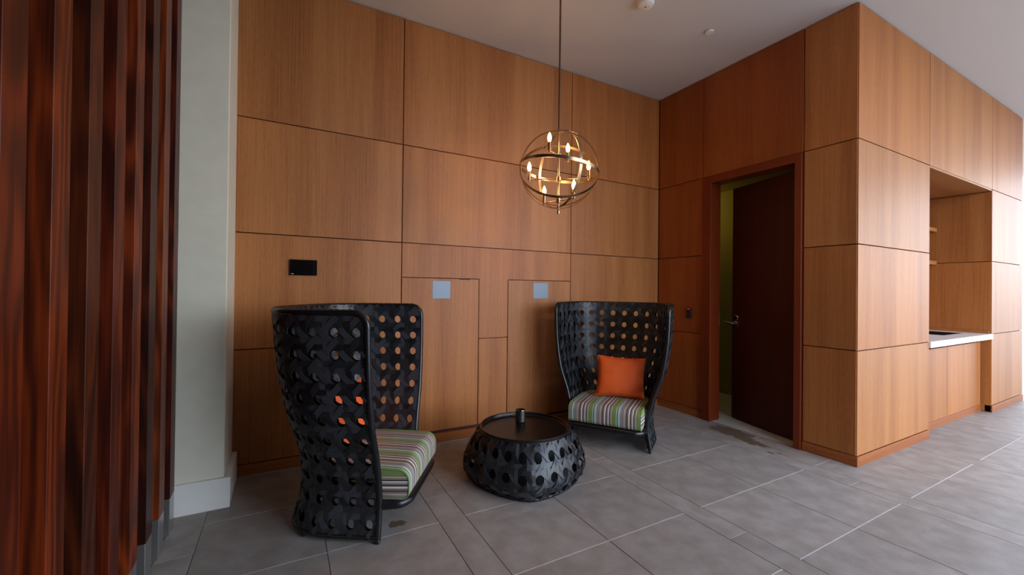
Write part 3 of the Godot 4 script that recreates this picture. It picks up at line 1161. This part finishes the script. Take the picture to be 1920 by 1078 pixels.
func build_table() -> void:
	var t := thing("coffee_table", "low round black woven drum table between the two armchairs", "table", Vector3(-2.211, 0, 0.844))
	table_turn = atan2(0.356, -0.164)
	var foot := []
	for i in 72:
		foot.append(table_at(Vector2(TN * i / 72.0, 0.0)) + Vector3(0, 0.006, 0))
	var frame := part(tube(foot, 0.012, 8, true, 0.05), "base_ring", M.wicker_rim, t)
	weave(frame, table_at, TN, TR, true, 0.0, 0.128, 0.114, 0.0)
	part(lathe([Vector2(0.27, 0.01), Vector2(0.27, 0.305)], 40), "inner_drum", M.black_matt, t)
	var ring := []
	for i in 48:
		var a := TAU * i / 48.0
		ring.append(Vector3(cos(a) * 0.3, 0.318, sin(a) * 0.3))
	part(tube(ring, 0.012, 8, true, 0.05), "top_ring", M.wicker_rim, t)
	part(lathe([Vector2(0, 0.318), Vector2(0.285, 0.318), Vector2(0.290, 0.322), Vector2(0.293, 0.338), Vector2(0.297, 0.342), Vector2(0.303, 0.342), Vector2(0.306, 0.338), Vector2(0.305, 0.312), Vector2(0.295, 0.306), Vector2(0, 0.306)], 72), "tray_top", M.tray, t)
	var c := thing("candle_cup", "small dark ribbed cup standing on the round table", "cup", Vector3(-2.172, 0.3185, 0.715))
	var prof := [Vector2(0, 0), Vector2(0.031, 0), Vector2(0.034, 0.004)]
	for i in 9:
		var y := 0.01 + i * 0.008
		prof.append(Vector2(0.0352, y))
		prof.append(Vector2(0.0338, y + 0.004))
	prof.append_array([Vector2(0.035, 0.086), Vector2(0.0335, 0.088), Vector2(0.032, 0.086), Vector2(0.032, 0.02), Vector2(0, 0.02)])
	part(lathe(prof, 28), "vessel", mat(Color8(38, 38, 36), 0.35), c)
	part(lathe([Vector2(0.0336, 0.0882), Vector2(0.0345, 0.0882), Vector2(0.0352, 0.086), Vector2(0.0352, 0.084)], 28), "gilt_lip", M.brass, c)

# ---------------------------------------------------------------- pendant
func band(r: float, half: float, th: float) -> Mesh:
	# flat hoop round y
	var st := st_new()
	add_lathe(st, [Vector2(r - th, -half), Vector2(r, -half), Vector2(r, half), Vector2(r - th, half), Vector2(r - th, -half)], 72)
	return st.commit()

func build_pendant() -> void:
	var c := Vector3(-2.1232, 2.036, 1.091)
	var p := thing("pendant_lamp", "openwork metal globe pendant with six glowing candle bulbs", "lamp", c)
	var right := Vector3(0.818, 0, 0.571)      # sideways as one faces the lamp from the lobby
	var away := Vector3(0.571, 0, -0.818)
	part(tube([Vector3(0, 0.258, 0), Vector3(0, H - c.y - 0.02, 0)], 0.0065, 10), "rod", M.bronze, p)
	part(lathe([Vector2(0, -0.03), Vector2(0.055, -0.028), Vector2(0.062, -0.02), Vector2(0.062, 0)], 28), "ceiling_rose", M.bronze, p, Vector3(0, H - c.y, 0))
	part(tube([Vector3(0, -0.272, 0), Vector3(0, 0.262, 0)], 0.006, 10), "stem", M.brass, p)
	part(lathe([Vector2(0, -0.285), Vector2(0.008, -0.282), Vector2(0.009, -0.262), Vector2(0.006, -0.25)], 14), "finial", M.brass, p)
	# hoops: most swing about one sideways axis, two stand upright
	var ax := (right * 0.99 + Vector3.DOWN * 0.13).normalized()
	var hoops := [[0.03, 0.258], [-0.94, 0.254], [0.91, 0.250], [1.30, 0.246]]
	for h in hoops:
		var o := part(band(h[1], 0.0095, 0.0025), "hoop", M.brass, p)
		var up: Vector3 = (away * sin(h[0]) + Vector3.UP * cos(h[0])).normalized()
		up = (up - ax * up.dot(ax)).normalized()
		o.basis = Basis(ax, up, ax.cross(up))
	for g in [0.58]:
		var o := part(band(0.242, 0.0095, 0.0025), "hoop", M.brass, p)
		var nrm := (right * cos(g) + away * sin(g)).normalized()
		var z := Vector3.UP.cross(nrm).normalized()
		o.basis = Basis(z.cross(nrm).normalized() * -1.0, nrm, z).orthonormalized()
	var tiers := [[0.093, 0.118, -0.058, -0.10], [-0.058, 0.19, 0.19, 0.0], [-0.198, 0.12, 0.095, -0.075]]
	var k := 0
	for t in tiers:
		var y: float = t[0]
		var dir: Vector3 = (right * t[2] + away * t[3]).normalized()
		part(lathe([Vector2(0, -0.014), Vector2(0.014, -0.014), Vector2(0.016, -0.012), Vector2(0.016, 0.012), Vector2(0.014, 0.014), Vector2(0, 0.014)], 18), "hub", M.brass, p, Vector3(0, y, 0))
		for s in [1.0, -1.0]:
			var e: Vector3 = dir * s * t[1]
			var arm := part(tube([Vector3.ZERO, e * 0.97, e], 0.0042, 8), "arm", M.brass, p, Vector3(0, y, 0))
			part(lathe([Vector2(0, -0.014), Vector2(0.004, -0.012), Vector2(0.006, -0.005), Vector2(0.0105, -0.002), Vector2(0.0105, 0.052), Vector2(0.008, 0.054), Vector2(0, 0.054)], 16), "candle_sleeve", M.brass, arm, e)
			var bl := part(lathe([Vector2(0.006, 0), Vector2(0.0105, 0.008), Vector2(0.0135, 0.022), Vector2(0.012, 0.036), Vector2(0.007, 0.05), Vector2(0.002, 0.06), Vector2(0, 0.062)], 16), "bulb", M.bulb, arm, e + Vector3(0, 0.054, 0))
			bl.set_meta("label", "glowing candle bulb")
			var o := OmniLight3D.new()
			o.name = "candle_light"
			o.light_color = Color(1.0, 0.78, 0.54)
			o.light_energy = 0.11
			o.light_size = 0.012
			o.omni_range = 14.0
			o.omni_attenuation = 2.0
			o.shadow_enabled = true
			p.add_child(o, true)
			o.position = Vector3(0, y, 0) + e + Vector3(0, 0.08, 0)
			k += 1

# ---------------------------------------------------------------- small things
func build_small_things() -> void:
	var s := thing("wall_display", "small glossy black touch panel on the wood veneer wall", "screen", Vector3(-3.548, 1.4025, 0.0))
	part(box(Vector3(-0.087, -0.055, 0), Vector3(0.087, 0.055, 0.016), 0.002), "housing", M.black_matt, s)
	part(box(Vector3(-0.085, -0.053, 0.016), Vector3(0.066, 0.053, 0.0185), 0.001), "screen", M.black, s)
	part(box(Vector3(0.068, -0.053, 0.016), Vector3(0.085, 0.053, 0.0175), 0.001), "side_strip", M.black, s)
	var lg := st_new()
	for q in [[-0.077, 0.004], [-0.0725, 0.0035], [-0.0685, 0.004], [-0.064, 0.004]]:
		add_box(lg, Vector3(q[0], -0.047, 0.0184), Vector3(q[0] + q[1] * 0.85, -0.0435, 0.0189))
	part(lg.commit(), "logo_print", M.print, s)
	var r := thing("card_reader", "small black card reader with a red light beside the door", "card reader", Vector3(0.0, 1.043, 0.4155))
	part(box(Vector3(-0.018, -0.053, -0.03), Vector3(0, 0.053, 0.03), 0.004), "case", M.black_matt, r)
	part(box(Vector3(-0.0195, 0.038, -0.014), Vector3(-0.0175, 0.046, 0.014), 0.0005), "indicator", M.red_led, r)
	part(box(Vector3(-0.0192, -0.046, -0.006), Vector3(-0.0175, -0.041, 0.006), 0.0004), "logo_print", M.plate, r)
	var d := thing("smoke_detector", "round white smoke detector on the ceiling near the pendant rod", "smoke detector", Vector3(-1.352, H, 1.075))
	part(lathe([Vector2(0, -0.046), Vector2(0.03, -0.045), Vector2(0.055, -0.038), Vector2(0.063, -0.022), Vector2(0.065, -0.006), Vector2(0.065, 0)], 40), "cap", M.white, d)
	part(lathe([Vector2(0, -0.0475), Vector2(0.006, -0.047), Vector2(0.006, -0.044)], 12), "sensor_eye", M.black_matt, d)
	var sp := thing("sprinkler_cover", "tiny round white sprinkler cover on the ceiling near the door wall", "sprinkler", Vector3(-0.629, H, 1.078))
	part(lathe([Vector2(0, -0.016), Vector2(0.03, -0.015), Vector2(0.034, -0.012), Vector2(0.034, -0.006)], 28), "plate", M.white, sp)
	part(lathe([Vector2(0.026, -0.012), Vector2(0.026, 0)], 20), "neck", M.steel, sp)
	var b := thing("floor_stain", "brown irregular stain on the floor tiles at the doorway", "stain", Vector3(-0.12, 0.0007, 1.0))
	part(blot(Vector3(0.0, 0, -0.05), 0.10, 0.20, 3), "patch", M.stain, b)
	part(blot(Vector3(-0.07, 0.0001, 0.2), 0.055, 0.12, 8), "patch", M.stain, b)
	part(blot(Vector3(-0.17, 0.0001, 0.40), 0.012, 0.022, 9), "spot", M.stain_red, b)
	part(blot(Vector3(-0.12, 0.0001, 0.44), 0.010, 0.016, 12), "spot", M.stain_red, b)
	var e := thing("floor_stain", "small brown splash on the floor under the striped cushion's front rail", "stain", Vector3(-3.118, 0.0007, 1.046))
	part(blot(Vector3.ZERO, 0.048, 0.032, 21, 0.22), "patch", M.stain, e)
	var k := thing("door_wedge", "small crumpled scrap lying at the foot of the open door", "scrap", Vector3(0.2, 0.0045, 0.60))
	var st := st_new()
	var n := FastNoiseLite.new()
	n.seed = 4
	n.frequency = 22.0
	var rows := []
	for j in 9:
		var row := []
		for i in 14:
			var a := TAU * i / 14.0
			var f := PI / 2 * j / 8.0
			var kx := 1.0 + 0.8 * n.get_noise_3d(cos(a) * cos(f) * 0.06, sin(f) * 0.06, sin(a) * cos(f) * 0.06)
			row.append(Vector3(cos(a) * cos(f) * 0.04 * kx, sin(f) * 0.045 * kx, sin(a) * cos(f) * 0.03 * kx))
		rows.append(row)
	add_grid(st, rows, true)
	part(st.commit(), "crumple", mat(Color8(120, 116, 104), 0.8), k)
